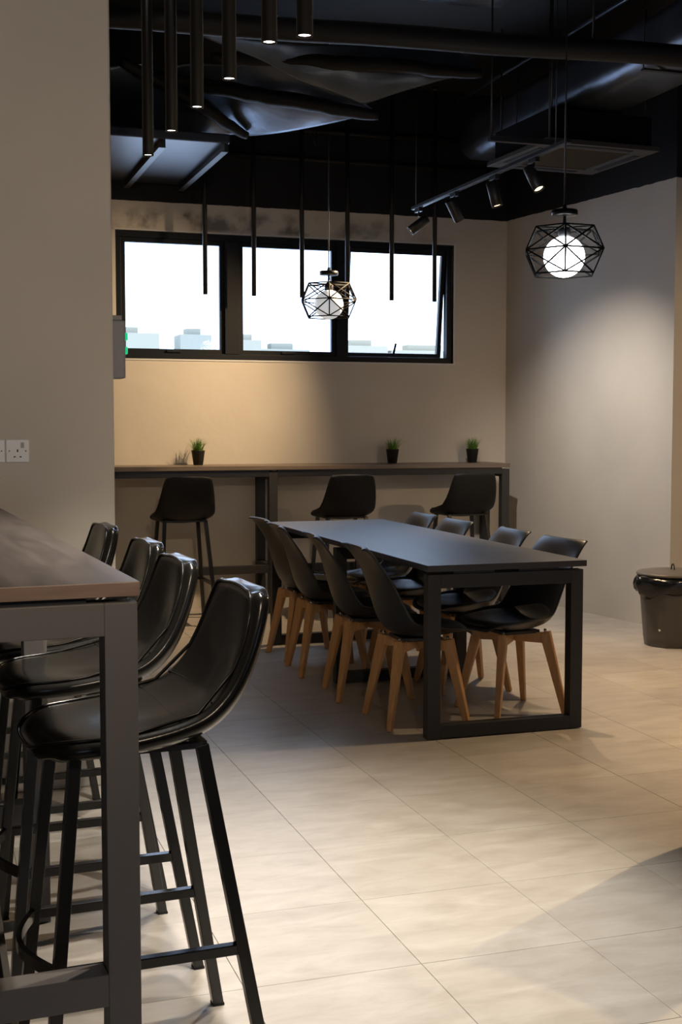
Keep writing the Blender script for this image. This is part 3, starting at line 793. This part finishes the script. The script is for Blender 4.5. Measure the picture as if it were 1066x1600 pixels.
el = thing('emergency_light', 'grey emergency light box with green lenses on the end of the left wall', 'light', (CX, CY + .16, 1.705))
bm = bmesh.new(); box(bm, 0, .062, -.06, .06, -.12, .105, .006); obj('box_body', bm, M_GREYPL, el)
bm = bmesh.new(); box(bm, .0, .050, -.055, .055, .105, .125, .003); obj('top_cap', bm, M_GREYPL, el)
for z in (.045, -.01):
    bm = bmesh.new(); box(bm, .062, .076, -.03, .03, z - .014, z + .014, .003); obj('green_lens', bm, M_GREEN, el)['label'] = 'glowing green lens'
bm = bmesh.new(); box(bm, .062, .067, -.01, .01, -.06, -.035, .001); obj('test_button', bm, M_SLOT, el)

# ------------------------------------------------------------------ ceiling services
AX, AY, AZ = 4.13, 7.66, 3.15
ac = thing('ceiling_cassette', 'dark ceiling air conditioner cassette with slatted grille near right wall', 'air conditioner', (AX, AY, AZ), R(2))
bm = bmesh.new(); box(bm, -.37, .37, -.37, .37, .03, .22, .004); obj('unit_body', bm, mat('matt_black_casing', (.004, .004, .005), .9, spec=.1), ac)
bm = bmesh.new()
for a in ((-.41, .41, -.41, -.28), (-.41, .41, .28, .41), (-.41, -.28, -.28, .28), (.28, .41, -.28, .28)): box(bm, *a, 0, .03, .003)
obj('fascia', bm, M_ACW, ac)
for k in range(14):
    bm = bmesh.new(); y = -.26 + .04 * k; bar(bm, (-.28, y, .014), (.28, y, .014), .006, .026, side=(0, .7, .7), bev=0); obj('slat', bm, M_ACW, ac)
for a in ((-.24, .24, -.37, -.32), (-.24, .24, .32, .37), (-.37, -.32, -.24, .24), (.32, .37, -.24, .24)):
    bm = bmesh.new(); box(bm, *a, -.004, 0, .001); obj('louvre', bm, M_CEIL, ac)
for x in (-.34, .34):
    for y in (-.34, .34):
        bm = bmesh.new(); sweep(bm, [(x, y, .22), (x, y, ZC - AZ)], .005, 6); obj('hanger_rod', bm, M_BLACK, ac)

def rounded_duct(name, x0, x1, y0, y1, z0, z1, r, m, label, seg=6, ny=30, amp=.006):
    bm = bmesh.new(); pr = []
    for cx, cz, a0 in ((x1 - r, z1 - r, 0), (x0 + r, z1 - r, 90), (x0 + r, z0 + r, 180), (x1 - r, z0 + r, 270)):
        for k in range(seg + 1): a = R(a0 + 90 * k / seg); pr.append((cx + r * math.cos(a), cz + r * math.sin(a)))
    rnd = random.Random(5); rings = []
    for j in range(ny + 1):
        y = y0 + (y1 - y0) * j / ny
        rings.append([bm.verts.new((x + rnd.uniform(-amp, amp), y, z + rnd.uniform(-amp, amp))) for x, z in pr])
    for a, b in zip(rings, rings[1:]):
        for k in range(len(pr)): bm.faces.new((a[k], a[(k + 1) % len(pr)], b[(k + 1) % len(pr)], b[k])).smooth = True
    bm.faces.new(list(reversed(rings[0]))); bm.faces.new(rings[-1])
    return tag(obj(name, bm, m), label, 'duct')
dk = rounded_duct('air_duct', 3.92, 4.40, 2.0, 9.0, 3.40, 3.72, .11, M_DUCT, 'black foil wrapped air duct running overhead at upper right', amp=.004)
for y in (8.0, 6.4, 4.8, 3.2):
    bm = bmesh.new(); box(bm, 3.90, 4.42, y, y + .03, 3.385, 3.395)
    for x in (3.905, 4.415): sweep(bm, [(x, y + .015, 3.385), (x, y + .015, ZC)], .004, 6)
    obj('duct_hanger', bm, M_BLACK, dk)

bm = bmesh.new(); pa, pb = Vector((-.60, 6.40, 3.337)), Vector((3.861, 5.961, 3.337)); pb = pa + (pb - pa) * 1.85
sweep(bm, [pa + (pb - pa) * k / 24 + Vector((0, 0, .004 * math.sin(k * 1.7))) for k in range(25)], .056, 20)
pp = tag(obj('water_pipe', bm, M_PIPE), 'thick black lagged pipe crossing the ceiling from left to right', 'pipe')
for f in (.28, .48, .66):
    c = pa + (pb - pa) * f; bm = bmesh.new(); sweep(bm, [c + Vector((0, 0, .06)), (c.x, c.y, ZC)], .006, 8); obj('pipe_hanger', bm, M_BLACK, pp)

def pipe(name, pts, r, label, m=M_BLACK, cat='conduit'):
    bm = bmesh.new(); sweep(bm, pts, r, 10); return tag(obj(name, bm, m), label, cat)
pipe('conduit', [(2.0, 9.577, 3.66), (4.55, 9.577, 3.66)], .0225, 'upper black conduit along the black band of the back wall', M_PIPE)
pipe('conduit', [(2.0, 9.58, 3.44), (4.55, 9.58, 3.44)], .0195, 'lower black conduit along the black band of the back wall', M_PIPE)
pipe('conduit', [(3.84, 3.0, 3.80), (3.86, 8.9, 3.80)], .012, 'thin shiny conduit beside the air duct at upper right', mat('dark_steel_conduit', (.16, .18, .22), .3, metal=.9))
# trapeze bracket near the track
tz = thing('trapeze_bracket', 'small black trapeze bracket on two rods beside the track', 'bracket', (3.165, 6.83, 3.05))
bm = bmesh.new(); box(bm, -.01, .40, -.018, .018, -.02, .012, .001); obj('cross_bar', bm, M_BLACK, tz)
for x in (.005, .375):
    bm = bmesh.new(); sweep(bm, [(x, 0, .012), (x, 0, ZC - 3.05)], .006, 8); obj('rod', bm, M_BLACK, tz)
# thin loose cable by the sheet
pipe('loose_cable', [(2.74, 8.9, 4.0), (2.745, 8.9, 3.55), (2.73, 8.9, 3.45), (2.75, 8.9, 3.40), (2.765, 8.9, 3.45), (2.75, 8.9, 3.52)], .004, 'thin loose cable dangling near the black ceiling sheets', M_BLACK, 'cable')

# flat duct with two flanges over the window's left end
fd = thing('flat_duct', 'flat black ceiling duct panel with two flanges at upper left', 'duct', (1.0, 8.8, 3.18))
bm = bmesh.new(); box(bm, -1.2, .92, -.76, .72, 0, .06, .01); obj('duct_casing', bm, mat('flat_duct_paint', (.035, .041, .055), .4, metal=.6, bump=.3, bscale=4), fd)
for x in (.50, .90):
    bm = bmesh.new(); box(bm, x - .012, x + .012, -.74, .70, -.045, 0, .001); box(bm, x - .03, x + .012, -.74, .70, -.05, -.045); obj('flange', bm, mat('flange_paint', (.02, .024, .03), .4, metal=.5), fd)
for x in (-.9, .7):
    bm = bmesh.new(); sweep(bm, [(x, 0, .06), (x, 0, ZC - 3.18)], .006, 6); obj('hanger_rod', bm, M_BLACK, fd)

# sagging black foil sheets: corner points, sag and folds
def sheet(name, A, B, C, D, sag, folds, seed, label, nu=40, nv=30, amp=.016):
    A, B, C, D = map(Vector, (A, B, C, D)); rnd = random.Random(seed)
    ph_ = [rnd.uniform(0, 6.28) for _ in range(8)]
    def fn(u, v):
        p = (A * (1 - u) + B * u) * (1 - v) + (D * (1 - u) + C * u) * v
        s = -sag * math.sin(math.pi * u) * math.sin(math.pi * v)
        f = amp * (math.sin(folds * u * 6.28 + 3 * v + ph_[0]) + .6 * math.sin(folds * 1.7 * (u + .6 * v) * 6.28 + ph_[1]) + .4 * math.sin(14 * v + 9 * u + ph_[2]))
        return p + Vector((.3 * f, .3 * f, s + f))
    bm = bmesh.new(); grid(bm, fn, nu, nv); o = obj(name, bm, M_FOIL); solid(o, .004)
    tag(o, label, 'sheet', 'sagging black ceiling sheets'); return o
def fold(parent, pts, r):
    P_ = [Vector(p) for p in pts]; n_ = 24; rnd = random.Random(len(pts)); path = []; rad = []
    for k in range(n_ + 1):
        path.append(Vector(interp([tuple(p) for p in P_], k / n_)) + Vector((rnd.uniform(-.006, .006), 0, rnd.uniform(-.006, .006)))); rad.append(r * (.25 + .75 * math.sin(math.pi * min(1, .12 + .8 * k / n_)) ** .6))
    bm = bmesh.new(); sweep(bm, path, rad, 14); obj('rolled_fold', bm, M_PIPE, parent)
sh1 = sheet('ceiling_sheet', (1.00, 8.45, 3.72), (1.42, 8.354, 3.70), (2.136, 8.60, 3.38), (1.0, 8.97, 3.38), .05, 1.2, 1, 'black sagging ceiling sheet at the left, behind the lit tube lamps')
sh2 = sheet('ceiling_sheet', (1.555, 8.465, 3.72), (2.361, 7.952, 3.72), (2.854, 7.907, 3.40), (2.21, 8.68, 3.38), .03, .8, 2, 'black sagging ceiling sheet in the middle, ending in a point')
sh3 = sheet('ceiling_sheet', (1.7, 8.0, 3.80), (3.253, 7.6, 3.78), (3.33, 7.333, 3.56), (2.75, 7.85, 3.46), .02, .9, 4, 'black ribbed ceiling sheet hanging beside the thick pipe')
sheet('ceiling_sheet', (0.4, 5.6, 3.98), (3.2, 5.4, 3.98), (3.3, 7.0, 3.86), (0.5, 7.3, 3.84), .05, 1.5, 6, 'dark ceiling sheet at the very top of the picture')

fold(sh1, [(1.289, 8.34, 3.71), (1.714, 8.41, 3.54), (2.179, 8.64, 3.37)], .045)
fold(sh2, [(1.461, 8.52, 3.69), (2.199, 8.12, 3.51), (2.86, 7.88, 3.385)], .052)
fold(sh3, [(1.825, 8.13, 3.73), (2.665, 7.70, 3.65), (3.34, 7.335, 3.55)], .045)

# ------------------------------------------------------------------ city beyond the window
def building(x, y, w_, d_, h_, mi, label):
    t = thing('distant_building', label, 'building', (x, y, -40), 0, 'hazy buildings beyond the window')
    bm = bmesh.new(); box(bm, -w_ / 2, w_ / 2, -d_ / 2, d_ / 2, 0, h_ + 40); obj('tower_block', bm, M_BLDG[mi], t)
    bm = bmesh.new(); box(bm, -w_ / 4, w_ / 5, -d_ / 4, d_ / 4, h_ + 40, h_ + 41.5); obj('roof_plant', bm, M_BLDG[mi], t)
    nx = max(2, int(w_ / 6))
    for k in range(nx):
        bm = bmesh.new(); x0 = -w_ / 2 + w_ * (k + .25) / nx; box(bm, x0, x0 + w_ * .5 / nx, -d_ / 2 - .2, -d_ / 2, h_ + 31, h_ + 36); obj('window_strip', bm, M_BWIN, t)
    return t
for x, y, w_, d_, h_, mi, lb in ((46, 300, 15, 10, 22.6, 1, 'pale hazy building at the left end of the window view'),
                                 (62.3, 300, 7.4, 8, 22.6, 0, 'stepped blue grey hazy building in the left window pane'),
                                 (70.0, 312, 7, 8, 18.6, 1, 'low hazy building right of the stepped one in the left pane'),
                                 (75, 300, 6, 8, 21.6, 1, 'hazy building at the left edge of the middle pane'),
                                 (84, 300, 12, 8, 19.6, 0, 'long low hazy building in the middle pane'),
                                 (104, 300, 12, 8, 20.8, 2, 'pale hazy building at the left of the right pane'),
                                 (121, 300, 20, 8, 19.9, 2, 'wide pale hazy building at the right of the right pane')):
    building(x, y, w_, d_, h_, mi, lb)
